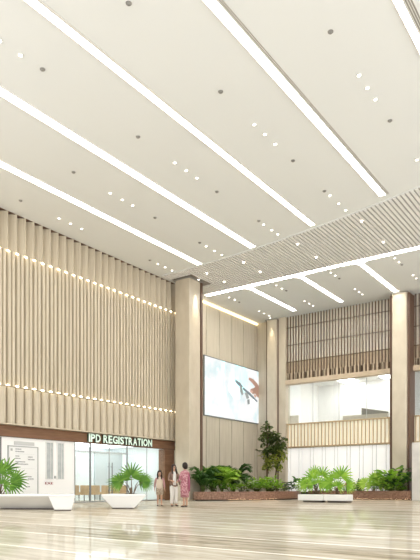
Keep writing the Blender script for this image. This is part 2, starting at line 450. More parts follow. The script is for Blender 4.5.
def wash(x, y, tx, ty, tz, power, label, size=26, z=C):
    d = downlight(x, y, label, 'column wash downlights', z)
    L = bpy.data.lights.new('wash_lamp', 'SPOT'); L.energy = power; L.spot_size = math.radians(size); L.spot_blend = .7; L.color = (1, .86, .62); L.shadow_soft_size = .06
    o = bpy.data.objects.new('wash_lamp', L); COL.objects.link(o); o.parent = d; o.location = (0, 0, -.03)
    o.rotation_euler = (Vector((tx, ty, tz))-Vector((x, y, z-.03))).to_track_quat('-Z', 'Y').to_euler()
wash(-19.98, 26.95, -20.2, 26.95, 9.4, WASH*.32, 'downlight washing the left column shaft with warm light', 24, C-.09)
wash(-20.72, 36.2, -20.72, 36.4, 10, WASH*.11, 'downlight washing the corner column beside the video screen')
wash(-11.68, 35.55, -11.68, 35.75, 10, WASH*.11, 'downlight washing the right column shaft')

# ================================================================== SHOPFRONT
struct(MB().box(-26.6, -26.4, 10, 28.2, 0, 3.3).box(-26.4, -22.5, 26.6, 26.8, 0, 3.3).box(-26.4, -22.05, 19.5, 19.62, 0, 3.1).build('wall_shop', M_frost), 'pale bluish inner walls of the registration room', 'wall')
struct(bx(-26.6, -22.0, 10, 28.2, 3.1, 3.3).build('ceiling_shop', M_wallwhite), 'white ceiling of the registration room', 'ceiling')
t = thing('ceiling_panel_light', (-24, 23, 3.1), 'square glowing ceiling panels inside the registration room', 'ceiling light')
for yy in (20.6, 22.6, 24.6):
    bx(-26.2, -24.6, yy-.4, yy+1.4, 3.07, 3.09).build('panel', M_shoplamp, t)
    bx(-24.3, -22.5, yy-.4, yy+1.4, 3.07, 3.09).build('panel', M_shoplamp, t)
t = thing('fascia_board', (-21.9, 19, 2.88), 'brown fascia board below the fluted panelling', 'fascia')
bx(-21.99, -21.86, 10, 27.2, 2.9, 3.37).build('board', M_brown, t)
bx(-21.99, -21.84, 10, 27.2, 2.88, 2.91).build('lower_edge', M_bronze, t)
struct(bx(-22.3, -21.84, 26.28, 27.1, 0, 2.88).build('door_1', M_brown), 'brown jamb closing the right end of the shopfront', 'door jamb')
bpy.data.objects['door_1'].name = 'trim_2'
def text_mesh(name, body, y0, y1, z0, z1, x, depth, mat, side=None, parent=None, off=0.0):
    cu = bpy.data.curves.new(name, 'FONT'); cu.body = body; cu.size = 1; cu.extrude = .5; cu.offset = off; cu.resolution_u = 3
    o = bpy.data.objects.new(name, cu); COL.objects.link(o)
    dg = bpy.context.evaluated_depsgraph_get()
    me = bpy.data.meshes.new_from_object(o.evaluated_get(dg))
    bpy.data.objects.remove(o)
    vs = [v.co.copy() for v in me.vertices]
    ax, bx2 = min(v.x for v in vs), max(v.x for v in vs); ay, by = min(v.y for v in vs), max(v.y for v in vs)
    offv = origin(parent) if parent else Vector((x, (y0+y1)/2, z0))
    for v in me.vertices:
        c = v.co
        v.co = Vector((x+(c.z+.5)*depth, y0+(c.x-ax)/(bx2-ax)*(y1-y0), z0+(c.y-ay)/(by-ay)*(z1-z0)))-offv
    me.materials.clear(); me.materials.append(mat)
    if side:
        me.materials.append(side)
        for p in me.polygons: p.material_index = 0 if p.normal.x > .7 else 1
    o = bpy.data.objects.new(name, me); COL.objects.link(o)
    if parent: o.parent = parent
    else: o.location = offv
    return o
t = thing('shop_sign', (-21.86, 22.9, 2.97), 'pale green raised letters IPD REGISTRATION on the brown fascia', 'sign')
adv = {'I': .26, 'P': .62, 'D': .70, ' ': .30, 'R': .66, 'E': .60, 'G': .74, 'S': .62, 'T': .60, 'A': .66, 'O': .76, 'N': .70}
word = 'IPD REGISTRATION'; k = (25.08-20.40)/sum(adv[c] for c in word); y = 20.40
for c in word:
    if c != ' ': text_mesh('letter', c, y+.012, y+adv[c]*k-.02, 2.94, 3.34, -21.86, .13, M_signface, M_signside, t, .035)
    y += adv[c]*k

# white panel wall with board and two slim windows
struct(bx(-22.05, -21.9, 15.62, 19.66, 0, 2.88).build('wall_shopfront', M_wallwhite), 'white front wall left of the registration glass', 'wall')
t = thing('directory_board', (-21.88, 16.7, .44), 'white directory board with grey print on the white shop wall', 'directory board')
brd = bx(-21.9, -21.86, 15.95, 17.47, .44, 2.5).build('board', M_board, t)
m = MB()
for a in ((15.92, 17.5, .41, .45), (15.92, 17.5, 2.48, 2.52), (15.92, 15.96, .41, 2.52), (17.46, 17.5, .41, 2.52)):
    m.box(-21.9, -21.84, *a)
m.build('frame', M_boardedge, t)
for y0, y1, z in ((16.3, 16.6, 2.36), (16.3, 16.75, 2.26), (16.3, 16.5, 2.06), (16.3, 16.55, 1.96), (16.95, 17.2, 2.04), (16.95, 17.3, 1.93), (16.3, 16.8, 1.82), (16.3, 16.95, 1.72), (16.95, 17.15, 1.18), (16.95, 17.25, 1.08), (16.85, 17.05, .74)):
    yy = y0; m = MB()
    while yy < y1:
        w = random.uniform(.03, .07); m.box(-21.86, -21.853, yy, min(yy+w, y1), z, z+.045); yy += w+.018
    m.build('print_line', M_print, brd)
m = MB().box(-21.86, -21.853, 16.05, 16.15, 2.3, 2.4).box(-21.86, -21.853, 16.3, 16.5, 1.45, 1.455).box(-21.86, -21.853, 16.3, 17.3, 1.55, 1.555).box(-21.86, -21.853, 16.3, 17.3, 2.18, 2.185)
m.build('rule_lines', M_boardedge, brd)
t = thing('header_panel', (-21.88, 16.7, 2.56), 'thin grey strip above the directory board', 'panel')
bx(-21.9, -21.87, 16.25, 17.3, 2.57, 2.72).build('strip', flat('pale grey strip', (.62, .63, .62), .6), t)
for k, (a, b, w) in enumerate(((17.97, 18.34, 'left'), (18.61, 18.97, 'right'))):
    wn = thing('window_%d' % (k+1), (-21.89, (a+b)/2, 1.12), '%s one of two slim grey windows in the white shop wall' % w, 'window'); wn['kind'] = 'structure'
    bx(-21.9, -21.885, a, b, 1.12, 2.76).build('pane', M_greyglass, wn)
    m = MB().box(-21.9, -21.86, a-.03, a, 1.09, 2.79).box(-21.9, -21.86, b, b+.03, 1.09, 2.79).box(-21.9, -21.86, a, b, 2.76, 2.79).box(-21.9, -21.86, a, b, 1.09, 1.12).box(-21.9, -21.87, (a+b)/2+.06, (a+b)/2+.075, 1.12, 2.76)
    m.build('frame', M_white, wn)
tag(bx(-21.9, -21.86, 18.44, 18.52, 1.14, 1.26).build('wall_switch', M_boardedge), 'small grey square switch between the two slim windows', 'switch')
tag(text_mesh('wall_lettering', 'EXE', 17.92, 18.36, .87, .97, -21.9, .02, M_red, off=.0), 'small dark red letters under the left slim window', 'lettering')

# registration glazing
t = thing('glass_shopfront', (-21.9, 23, 0), 'clear glass shopfront of the registration room with grey mullions', 'shopfront')
leaves = []
for a, b in ((19.68, 20.62), (20.7, 21.95), (21.97, 23.24), (23.28, 24.8), (24.82, 26.28)):
    q = bx(-21.91, -21.895, a, b, .06, 2.86).build('door' if a in (20.7, 21.97) else 'pane', M_glass, t)
    if q.name.startswith('door'): leaves.append(q)
for y, w in ((20.66, .035), (23.26, .02), (19.67, .012), (21.96, .006), (24.81, .006)):
    bx(-21.93, -21.87, y-w, y+w, 0, 2.88).build('mullion', M_darkmetal if w > .01 else M_boardedge, t)
bx(-21.95, -21.86, 19.66, 26.28, 0, .06).build('sill', M_metal, t)
for yy, leaf in zip((21.85, 22.07), leaves):
    MB().tube([(-21.80, yy, .35), (-21.80, yy, 1.98)], .028).box(-21.9, -21.8, yy-.012, yy+.012, .55, .58).box(-21.9, -21.8, yy-.012, yy+.012, 1.75, 1.78).build('door_handle', M_darkmetal, leaf, True)
tp = thing('glass_screen', (-21.9, 13.3, 0), 'clear glass pane with grey edge left of the white shop wall', 'glass pane')
bx(-21.91, -21.895, 11.0, 15.56, .06, 2.86).build('pane', M_glass, tp)
bx(-21.93, -21.87, 15.56, 15.61, 0, 2.86).build('edge_post', M_darkmetal, tp)
# room inside
t = thing('frosted_partition', (-25.2, 23, 0), 'pale blue and grey frosted partitions inside the registration room', 'partition')
for a, b, mm in ((19.9, 20.9, M_frost), (21.0, 22.3, M_whitepanel), (22.4, 24.0, M_frost), (24.1, 26.3, M_frostgrey), (26.35, 26.58, M_whitepanel)):
    bx(-25.25, -25.15, a, b, 0, 2.7).build('panel', mm, t)
bx(-25.28, -25.1, 19.7, 26.58, 2.7, 2.78).build('head_rail', M_boardedge, t)
ch = None
for k, y in enumerate((21.05, 21.75, 22.5, 23.25, 23.95, 24.65)):
    lab = 'tan rounded waiting chair behind the shop glass, %s in the row' % ('leftmost', 'second from left', 'third from left', 'fourth from left', 'fifth from left', 'rightmost')[k]
    x = -23.5
    if ch is None:
        ch = thing('waiting_chair', (x, y, 0), lab, 'chair', 'waiting chairs behind the glass')
        bx(x-.24, x+.2, y-.2, y+.2, .36, .48).build('seat', M_tan, ch, bevel=.04)
        arc = [(x+.27*math.cos(a), y+.255*math.sin(a)) for a in [-1.7+3.4*i/12 for i in range(13)]]
        inn = [(x+.21*math.cos(a), y+.195*math.sin(a)) for a in [-1.7+3.4*i/12 for i in range(13)]]
        MB().prism(arc+inn[::-1], .34, .84).build('backrest', M_tan, ch, bevel=.02)
        for sx in (-.17, .17):
            for sy in (-.17, .17):
                MB().tube([(x+sx*1.1, y+sy*1.1, 0), (x+sx, y+sy, .37)], .016).build('leg', M_chairleg, ch)
    else: dup(ch, (x, y, 0), lab)

# ================================================================== VIDEO SCREEN
t = thing('video_screen', (-22.15, 33.9, 5.2), 'large wall video screen showing hands holding an instrument on pale teal', 'screen')
bx(-22.18, -22.1, 30.4, 37.2, 5.2, 8.98).build('frame', M_darkmetal, t)
def screenmat():
    m = bpy.data.materials.new('screen picture'); m.use_nodes = True; nt = m.node_tree; b = nt.nodes['Principled BSDF']
    tc = nt.nodes.new('ShaderNodeTexCoord'); n = nt.nodes.new('ShaderNodeTexNoise'); n.inputs['Scale'].default_value = .8; n.inputs['Detail'].default_value = 3
    r = nt.nodes.new('ShaderNodeValToRGB'); r.color_ramp.elements[0].position = .35; r.color_ramp.elements[0].color = (.72, .86, .88, 1); r.color_ramp.elements[1].position = .52; r.color_ramp.elements[1].color = (.95, .96, .96, 1)
    nt.links.new(tc.outputs['Object'], n.inputs['Vector']); nt.links.new(n.outputs['Fac'], r.inputs['Fac'])
    nt.links.new(r.outputs['Color'], b.inputs['Emission Color']); b.inputs['Emission Strength'].default_value = .95
    b.inputs['Base Color'].default_value = (.05, .05, .05, 1); b.inputs['Roughness'].default_value = .3
    return m
disp = bx(-22.1, -22.09, 30.46, 37.14, 5.26, 8.92).build('display', screenmat(), t)
SY = lambda u: 30.46+6.68*u
SZ = lambda v: 8.92-3.66*v
pic_k = [0]
def pic(name, polys, col, st=.9):
    pic_k[0] += 1
    x1 = -22.09+.001*pic_k[0]+.001; mt = glow(name+' light', col, st)
    for poly in polys:
        pts = [(SY(u), SZ(v)) for u, v in poly]; n = len(pts)
        MB().add([(x1, p[0], p[1]) for p in pts], [tuple(range(n))]).build(name, mt, disp)
bars = []
for u0, u1 in ((.27, .34), (.5, .61), (.63, .72)): bars.append([(u0, 0), (u1, 0), (u1-.01, .45), (u0+.01, .5)])
pic('picture_curtain', bars, (.50, .78, .80), .8)
pic('picture_shadow', [[(0, .36), (.2, .385), (.2, .41), (0, .40)], [(.19, .14), (.23, .14), (.23, .2), (.19, .2)], [(.3, .5), (.36, .5), (.38, .8), (.3, .82)]], (.55, .74, .76), .8)
pic('picture_hand', [[(.78, .16), (.86, .17), (.94, .23), (1, .31), (1, .50), (.95, .50), (.90, .44), (.85, .46), (.80, .42), (.81, .37), (.87, .34), (.90, .31), (.84, .25), (.77, .20)]], (.36, .22, .17), .6)
pic('picture_instrument', [[(.52, .27), (.60, .30), (.66, .36), (.64, .39), (.57, .36), (.52, .31)], [(.66, .37), (.80, .45), (.95, .57), (.94, .60), (.79, .50), (.66, .42)]], (.13, .16, .18), .75)
pic('picture_jar', [[(.60, .38), (.64, .37), (.67, .50), (.64, .53), (.61, .47)], [(.69, .46), (.75, .47), (.78, .55), (.73, .58)], [(.74, .59), (.79, .57), (.79, .66), (.75, .68)]], (.20, .22, .22), .8)
pic('picture_glove', [[(.42, .3), (.52, .33), (.6, .45), (.6, .6), (.5, .62), (.40, .5)], [(.80, .58), (.88, .56), (.93, .66), (.86, .72)]], (.90, .94, .95), .95)
pic('picture_finger', [[(.81, .39), (.86, .40), (.84, .45), (.80, .43)], [(.88, .45), (.93, .47), (.91, .52), (.87, .49)]], (.48, .32, .26), .7)

# ================================================================== BACK WALL BAYS
def bay(x0, x1, lab, cuts=()):
    t = thing('slatted_screen', ((x0+x1)/2, 36.7, 7.75), 'brown vertical slat screen over a beige backing %s' % lab, 'slat screen')
    bx(x0, x1, 36.88, 36.95, 7.75, C).build('backing', M_slatback, t)
    m = MB(); x = x0+.12
    while x < x1-.05:
        m.box(x-.03, x+.03, 36.68, 36.74, 8.02, C-.02); x += .205
    m.build('slats', M_slatbrown, t)
    m = MB(); x = x0+.1
    while x < x1-.1:
        m.box(x-.075, x+.075, 36.68, 36.85, 8.02, 8.5); x += .30
    m.build('short_fins', M_slatbox, t)
    m = MB()
    for z in (9.25, 10.4, 11.6): m.box(x0, x1, 36.74, 36.77, z-.02, z+.02)
    m.build('cross_rails', M_slatbrown, t)
    bx(x0, x1, 36.77, 36.88, 8.48, 9.3).build('bulkhead', M_slatbox, t)
    bx(x0, x1, 36.86, 36.88, 8.02, 8.48).build('slot_recess', M_slatbrown, t)
    bx(x0, x1, 36.55, 36.88, 7.72, 8.02).build('bottom_board', M_slatbox, t)
    r = thing('balcony_railing', ((x0+x1)/2, 36.65, 3.4), 'railing of slim gold vertical bars over cream panels %s' % lab, 'railing')
    bx(x0, x1, 36.84, 36.93, 3.48, 4.98).build('panel', M_railback, r)
    m = MB(); x = x0+.1
    while x < x1-.03:
        m.box(x-.026, x+.026, 36.74, 36.79, 3.5, 4.98); x += .25
    m.build('bars', M_rail, r)
    bx(x0, x1, 36.72, 36.95, 4.98, 5.06).build('handrail', M_rail, r, bevel=.01)
    bx(x0, x1, 36.72, 36.95, 3.42, 3.50).build('bottom_rail', M_rail, r)
    g = thing('upper_glazing', ((x0+x1)/2, 36.97, 5.06), 'clear upper floor glazing above the gold railing %s' % lab, 'glazing')
    n = 4
    for i in range(n):
        a, b = x0+(x1-x0)*i/n, x0+(x1-x0)*(i+1)/n
        bx(a+.01, b-.01, 36.97, 36.985, 5.06, 7.72).build('pane', M_glass, g)
        if i: bx(a-.012, a+.012, 36.96, 37.0, 5.06, 7.72).build('mullion', M_boardedge, g)
    p = thing('white_wall_cladding', ((x0+x1)/2, 36.9, 0), 'glossy white vertical wall panels with grey joints %s' % lab, 'wall cladding')
    x = x0; k = 0
    while x < x1-.05:
        w = .62 if k % 2 else .24
        bx(x+.028, min(x+w, x1)-.028, 36.88, 36.93, .02, 3.38).build('panel', M_whitepanel, p); x += w; k += 1
    bx(x0, x1, 36.93, 36.95, .02, 3.38).build('joint_backing', M_boardedge, p)
bay(-19.75, -12.3, 'left of the right column')
bay(-11.12, -3.6, 'right of the right column')
# upper floor room behind the glazing
struct(bx(-19.9, -3, 37.2, 42.2, 3.3, 3.45).build('floor_upper', M_officetaupe), 'upper storey floor behind the glazing', 'floor')
struct(MB().box(-19.9, -3, 42, 42.2, 3.45, 8.5).box(-20.1, -19.9, 37.2, 42.2, 3.45, 8.5).box(-12.2, -12, 37.2, 42.2, 3.45, 8.5).box(-3, -2.8, 37.2, 42.2, 3.45, 8.5).build('wall_upper', M_wallwhite), 'white walls of the upper storey room', 'wall')
struct(bx(-20.1, -2.8, 37.2, 42.2, 8.35, 8.55).build('ceiling_upper', M_wallwhite), 'white ceiling of the upper storey room', 'ceiling')
t = thing('panel_light', (-14, 39, 8.3), 'bright square ceiling panel lights in the upper storey room', 'ceiling light')
for x, y in ((-14.6, 38.2), (-14.6, 40.4), (-17.6, 38.4), (-17.6, 40.4), (-8, 38.4)): bx(x, x+1.1, y, y+1.2, 8.31, 8.345).build('panel', M_roomlamp, t)
t = thing('office_desk_screen', (-14.4, 38.6, 3.45), 'grey sloping office screen seen behind the gold railing', 'office furniture')
MB().prism([(-15.1, 38.5), (-13.3, 38.5), (-13.3, 38.6), (-15.1, 38.6)], 3.45, 5.4).build('panel', M_officegrey, t)
MB().add([(-15.1, 38.5, 5.4), (-13.3, 38.5, 5.4), (-13.3, 38.6, 5.4), (-15.1, 38.6, 5.4), (-15.1, 38.5, 6.0), (-13.3, 38.5, 5.62), (-13.3, 38.6, 5.62), (-15.1, 38.6, 6.0)], [(0, 1, 5, 4), (1, 2, 6, 5), (2, 3, 7, 6), (3, 0, 4, 7), (4, 5, 6, 7)]).build('sloped_top', M_officegrey, t)
tag(bx(-16.2, -13.2, 38.0, 38.35, 3.45, 5.48).build('office_cabinet', M_officetaupe), 'low taupe cabinet in front of the grey office screen upstairs', 'cabinet')
tag(bx(-19.88, -19.25, 37.5, 37.6, 3.45, 5.7).build('office_partition', flat('beige partition', (.70, .62, .52), .7)), 'beige partition upstairs at the left end of the glazing', 'partition')
# grey marble block at the right
t = thing('marble_wall_block', (-7, 35, 0), 'grey marble clad block at the right edge, beside the planter', 'wall block')
bx(-10.3, -3.6, 33.64, 36.5, 0, 3.12).build('cladding', M_marble, t, bevel=.02)
bx(-10.28, -3.6, 33.66, 36.5, 3.12, 3.2).build('coping', M_marble, t)

# ================================================================== BENCHES
YAW = math.atan2(431, 605)
def rotpts(pts, c, a):
    ca, sa = math.cos(a), math.sin(a)
    return [(c[0]+p[0]*ca-p[1]*sa, c[1]+p[0]*sa+p[1]*ca) for p in pts]
def bench(c, ang, foot, top, h, label, pocket):
    t = thing('moulded_bench', (c[0], c[1], 0), label, 'bench', 'white moulded benches in front of the shop')
    f = rotpts(foot, c, ang); tp = rotpts(top, c, ang)
    MB().prism(f, .035, h-.07, tp).build('body', M_bench, t, bevel=.015)
    MB().prism(tp, h-.07, h).build('seat_slab', M_bench, t, bevel=.02)
    inn = [((a[0]-c[0])*.93+c[0], (a[1]-c[1])*.93+c[1]) for a in f]
    MB().prism(inn, 0, .04).build('plinth', M_benchunder, t)
    pk = rotpts([pocket], c, ang)[0]
    MB().loft([(pk[0], pk[1], h-.01, .24, .24), (pk[0], pk[1], h+.012, .22, .22)], 18).build('planting_soil', M_soil, t)
    return pk, h
# local axes: +x to the viewer's right, +y away from the viewer
# ------------------------------------------------------------------ first: an angular bench with a stub towards the viewer
c1 = (-14.76, 12.72)
top1 = [(-.41, -.0), (.42, 0), (-.2, 2.4), (-3.6, 2.6), (-4.1, .85), (-.48, .62)]
foot1 = [(-.25, .05), (.30, .05), (-.3, 2.2), (-3.2, 2.3), (-2.4, 1.35), (-.30, 1.15)]
pkA, hA = bench(c1, YAW, foot1, top1, .515, 'white angular moulded bench at the left edge with a fan palm', (-2.55, 1.75))
c2 = (-14.75, 14.85)
top2 = [(-.31, 0), (1.2, 0), (.98, 2.2), (-.35, 2.2)]
foot2 = [(.05, .1), (.80, .1), (.66, 2.0), (0, 2.0)]
pkB, hB = bench(c2, YAW, foot2, top2, .50, 'white tapered moulded bench in front of the glass shopfront', (.53, 1.35))

t = thing('planter_bench', (-12.4, 27.3, 0), 'low white rectangular bench in front of the right planter', 'bench')
bx(-13.83, -12.46, 26.9, 27.55, .09, .39).build('seat_block', M_bench, t, bevel=.02)
bx(-12.44, -11.22, 26.9, 27.55, .09, .39).build('seat_block', M_bench, t, bevel=.02)
bx(-13.6, -12.6, 27.02, 27.45, 0, .09).build('plinth', M_benchunder, t)
bx(-12.3, -11.25, 27.02, 27.45, 0, .09).build('plinth', M_benchunder, t)
bx(-13.35, -12.75, 27.15, 27.5, .38, .405).build('planting_soil', M_soil, t)
bx(-12.25, -11.65, 27.15, 27.5, .38, .405).build('planting_soil', M_soil, t)

# ================================================================== PLANTERS
def smooth_poly(pts, k=6):
    out = []
    n = len(pts)
    for i in range(n-1):
        p0, p1, p2, p3 = [Vector(pts[max(0, min(n-1, j))]) for j in (i-1, i, i+1, i+2)]
        for s in range(k):
            u = s/k
            out.append(tuple(.5*((2*p1)+(p2-p0)*u+(2*p0-5*p1+4*p2-p3)*u*u+(3*p1-p0-3*p2+p3)*u**3)))
    out.append(tuple(pts[-1])); return out
def inset(pts, d):                 # offset an open front line to its left
    out = []
    for i, p in enumerate(pts):
        a, b = Vector(pts[max(0, i-1)]), Vector(pts[min(len(pts)-1, i+1)])
        tt = (b-a).normalized(); out.append((p[0]-tt.y*d, p[1]+tt.x*d))
    return out
def planter(front, back, label, h=.5, lit=(0, 1)):
    cx_ = sum(p[0] for p in front)/len(front); cy_ = sum(p[1] for p in front)/len(front)
    t = thing('stone_planter', (cx_, cy_, 0), label, 'planter')
    inn = inset(front, .22); m = MB(); n = len(front)
    m.add([(p[0], p[1], z) for z in (.07, h) for p in front]+[(p[0], p[1], z) for z in (h, .07) for p in inn],
          [f for i in range(n-1) for f in ((i, i+1, n+i+1, n+i), (n+i, n+i+1, 2*n+i+1, 2*n+i), (2*n+i, 2*n+i+1, 3*n+i+1, 3*n+i), (3*n+i, 3*n+i+1, i+1, i))]
          + [(0, n, 2*n, 3*n), (n-1, 4*n-1, 3*n-1, 2*n-1)])
    m.build('kerb_wall', M_granite, t)
    tl = inset(front, .07); m = MB(); a0, a1 = int(lit[0]*(n-1)), int(lit[1]*(n-1))
    for i in range(a0, a1):
        p, q = tl[i], tl[i+1]; p2, q2 = [((a[0]+b[0])/2, (a[1]+b[1])/2) for a, b in ((front[i], tl[i]), (front[i+1], tl[i+1]))]
        m.add([(p[0], p[1], .066), (q[0], q[1], .066), (q2[0], q2[1], .066), (p2[0], p2[1], .066)], [(0, 3, 2, 1)])
    m.build('plinth_lamp', M_toe, t)
    tl = inset(front, .12); m = MB()
    for p, q in zip(tl[:-1], tl[1:]):
        m.add([(p[0], p[1], 0), (q[0], q[1], 0), (q[0], q[1], .07), (p[0], p[1], .07)], [(0, 1, 2, 3)])
    m.build('plinth', M_benchunder, t)
    poly = inset(front, .12)+back; m = MB().prism(poly, .02, h-.06)
    m.build('soil_bed', M_soil, t)
    return t
fl = smooth_poly([(-20.05, 26.55), (-19.45, 26.2), (-18.75, 26.75), (-18.0, 27.75), (-17.4, 29.2), (-17.0, 30.8), (-17.0, 32.5), (-17.3, 34.1)])
planter(fl, [(-17.5, 36.7), (-20.0, 36.2), (-21.9, 36.2), (-22.1, 28.5), (-20.05, 28.3)], 'curved red granite planter below the video screen, full of palms', lit=(.4, .72))
planter([(-16.95, 34.35), (-15, 34.3), (-13, 34.2), (-11.5, 34.0), (-10.4, 33.75)], [(-10.4, 35.7), (-12.4, 35.7), (-12.4, 36.7), (-17.0, 36.7)], 'long red granite planter below the white panels, left of the marble block', .53, (.3, 1))

# ================================================================== PLANTS
LM = {'mid': leafmat('mid green leaf', (.07, .20, .02), (.20, .40, .05)), 'bright': leafmat('bright green leaf', (.17, .40, .03), (.42, .66, .08)),
      'dark': leafmat('dark green leaf', (.025, .09, .015), (.09, .21, .04)), 'lime': leafmat('lime green leaf', (.32, .58, .06), (.62, .80, .16)),
      'pale': leafmat('variegated leaf', (.14, .30, .05), (.75, .80, .50)), 'tree': leafmat('tree leaf', (.03, .06, .012), (.15, .21, .05)),
      'olive': leafmat('olive tree leaf', (.20, .26, .03), (.50, .52, .10)), 'gold': leafmat('gold and pink leaf', (.35, .18, .06), (.75, .62, .25)),
      'bronze': leafmat('bronze leaf', (.12, .05, .02), (.25, .14, .05))}
M_stem = flat('green stem', (.12, .16, .04), .7)
def frame(d, up=Vector((0, 0, 1))):
    d = d.normalized(); s = d.cross(up)
    if s.length < .05: s = d.cross(Vector((0, 1, 0)))
    s.normalize(); return d, s, s.cross(d)
def blocked(p):                    # inside a wall, a column or the marble block
    x, y = p[0], p[1]
    return x < -22.12 or y > 36.5 or (y < 28.25 and x < -20.05) or (x > -12.45 and y > 35.6) or (x > -10.38 and y > 33.5) or (x < -20.2 and y > 36.2) or (y > 36.45 and x < -19.6)
def blade(m, p, d, up, L, w, droop=.25, seg=4, fold=.25):
    """one tapering leaf from p along d"""
    d, s, u = frame(d, up); pts = []
    if blocked(p) or blocked(p+d*L) or blocked(p+d*L*.6+s*w*.5) or blocked(p+d*L*.6-s*w*.5): return
    for i in range(seg+1):
        q = i/seg; c = p+d*(L*q)+Vector((0, 0, -1))*(droop*L*q*q); ww = w*math.sin(PI*min(.97, .12+q*.88))**.8
        pts += [c-s*ww/2+u*fold*ww, c, c+s*ww/2+u*fold*ww]
    fs = []
    for i in range(seg):
        a = 3*i; fs += [(a, a+1, a+4, a+3), (a+1, a+2, a+5, a+4)]
    m.add(pts, fs)
def fan(m, hub, axis, face, R, n=16, spread=2.6, w=.10):
    """palmate leaf: blades radiating about the axis in the plane normal to face"""
    a = axis.normalized(); f = face.normalized(); f = (f-a*f.dot(a)).normalized(); s = f.cross(a)
    for i in range(n):
        th = -spread+2*spread*i/(n-1)
        d = a*math.cos(th)+s*math.sin(th)+f*.12
        blade(m, hub+d*.02, d, f, R*(1-.22*abs(th)/spread)*random.uniform(.92, 1.05), w*R, .16, 4, .3)
def fan_palm(x, y, z, H, R, leaves, mat, label, group=None, seedn=1, name='fan_palm', w=.12, n=12):
    random.seed(seedn)
    t = thing(name, (x, y, z), label, 'palm', group)
    st = MB(); m = MB(); base = Vector((x, y, z))
    toward = Vector((-x, -y, 0)).normalized(); side = Vector((-toward.y, toward.x, 0))   # side = viewer's right
    side = -side if side.x < 0 else side
    for (dx, dz, tilt, r, back) in leaves:         # offsets in fractions of H sideways / up; tilt of the fan axis
        hub = base+side*dx*H+Vector((0, 0, dz*H))+toward*(-back*H)
        p1 = base+side*dx*H*.15+toward*(-back*H*.2)+Vector((random.uniform(-.05, .05), random.uniform(-.05, .05), 0))
        st.tube([p1, (p1*.5+hub*.5)+Vector((0, 0, .06*H))-side*dx*H*.08, hub], [.022, .014, .009], 6)
        axis = side*math.sin(tilt)+Vector((0, 0, math.cos(tilt)))
        fan(m, hub, axis, toward+Vector((0, 0, .35))+side*random.uniform(-.3, .3), R*r, n, 1.9 if abs(tilt) < 1 else 1.5, w)
    st.tube([base-Vector((0, 0, .03)), base+Vector((0, 0, .2*H))], [.06, .04], 8)
    st.build('stems', M_trunk, t, True); m.build('fronds', mat, t)
    return t
def areca(x, y, z, H, n, mat, label, seedn, reach=.7, cat='palm', group=None, lw=.075):
    random.seed(seedn)
    t = thing('areca_palm', (x, y, z), label, cat, group); st = MB(); m = MB(); base = Vector((x, y, z))
    for k in range(n):
        az = 2*PI*k/n*1.618*2+random.uniform(-.3, .3); up = random.uniform(.55, 1.0); out = reach*H*(1.15-up*.6)*random.uniform(.7, 1.1)
        dirh = Vector((math.cos(az), math.sin(az), 0))
        for sc in (1, .65, .4, .2, .08):
            pts = []
            for i in range(9):
                q = i/8; pts.append(base+dirh*(out*sc*(q**1.3)+.05)+Vector((0, 0, H*up*(1.5*q-.62*q*q-.18*q**4))))
            if not any(blocked(p) for p in pts): break
        st.tube(pts, [.016*(1-.8*i/8) for i in range(9)], 5)
        for i in range(2, 9):
            for hh in (0, .5):
                if i == 8 and hh: continue
                p = pts[i] if not hh else (pts[i]+pts[i+1])/2
                tg = (pts[min(8, i+1)]-pts[i-1]).normalized(); s = tg.cross(Vector((0, 0, 1)))
                s = s.normalized() if s.length > .05 else Vector((1, 0, 0))
                L = H*.30*math.sin(PI*min(.95, .2+i/8*.75))+.08
                for sg in (-1, 1):
                    blade(m, p, tg*.8+s*sg*.75+Vector((0, 0, .12)), Vector((0, 0, 1)), L, lw*H**.5, .35, 3)
    st.build('stems', M_stem, t, True); m.build('fronds', mat, t)
    return t
def leafy(name, x, y, z, H, n, Lf, wf, mat, label, seedn, spread=.5, cat='plant', group=None, droop=.35, erect=.5):
    random.seed(seedn)
    t = thing(name, (x, y, z), label, cat, group); st = MB(); m = MB(); base = Vector((x, y, z))
    for k in range(n):
        az = random.uniform(0, 2*PI); q = math.sqrt((k+.5)/n); hgt = H*random.uniform(.25, .8)*(1-.45*q); rad = spread*H*q
        tip = base+Vector((math.cos(az)*rad, math.sin(az)*rad, hgt))
        if k % 3 == 0: st.tube([base+Vector((math.cos(az)*.03, math.sin(az)*.03, -.02)), base*.4+tip*.6+Vector((0, 0, .04)), tip], [.012, .008, .005], 5)
        d = Vector((math.cos(az), math.sin(az), 0))*random.uniform(.6, 1)+Vector((0, 0, random.uniform(.1, 1)*erect*2))
        blade(m, tip, d, Vector((0, 0, 1)), Lf*random.uniform(.7, 1.15), wf*random.uniform(.8, 1.1), droop, 4)
    st.build('stems', M_stem, t, True); m.build('leaves', mat, t)
    return t
def rosette(x, y, z, H, n, w, mat, label, seedn, cat='plant', name='spiky_plant'):
    random.seed(seedn)
    t = thing(name, (x, y, z), label, cat); m = MB(); base = Vector((x, y, z))
    for k in range(n):
        az = 2*PI*k*.382; el = random.uniform(.25, 1.45)
        d = Vector((math.cos(az)*math.cos(el), math.sin(az)*math.cos(el), math.sin(el)))
        blade(m, base+d*.04, d, Vector((0, 0, 1)), H*random.uniform(.85, 1.1), w, .22*math.cos(el)+.05, 5)
    m.build('leaves', mat, t)
    MB().tube([base-Vector((0, 0, .03)), base+Vector((0, 0, .12))], [.05, .03], 8).build('crown_stem', M_stem, t)
    return t
def ray(px, d):                    # ground point seen in direction px at depth d
    a = (px-210)/605; F = (-math.sin(YAW), math.cos(YAW)); R = (math.cos(YAW), math.sin(YAW))
    return d*(F[0]+R[0]*a), d*(F[1]+R[1]*a)

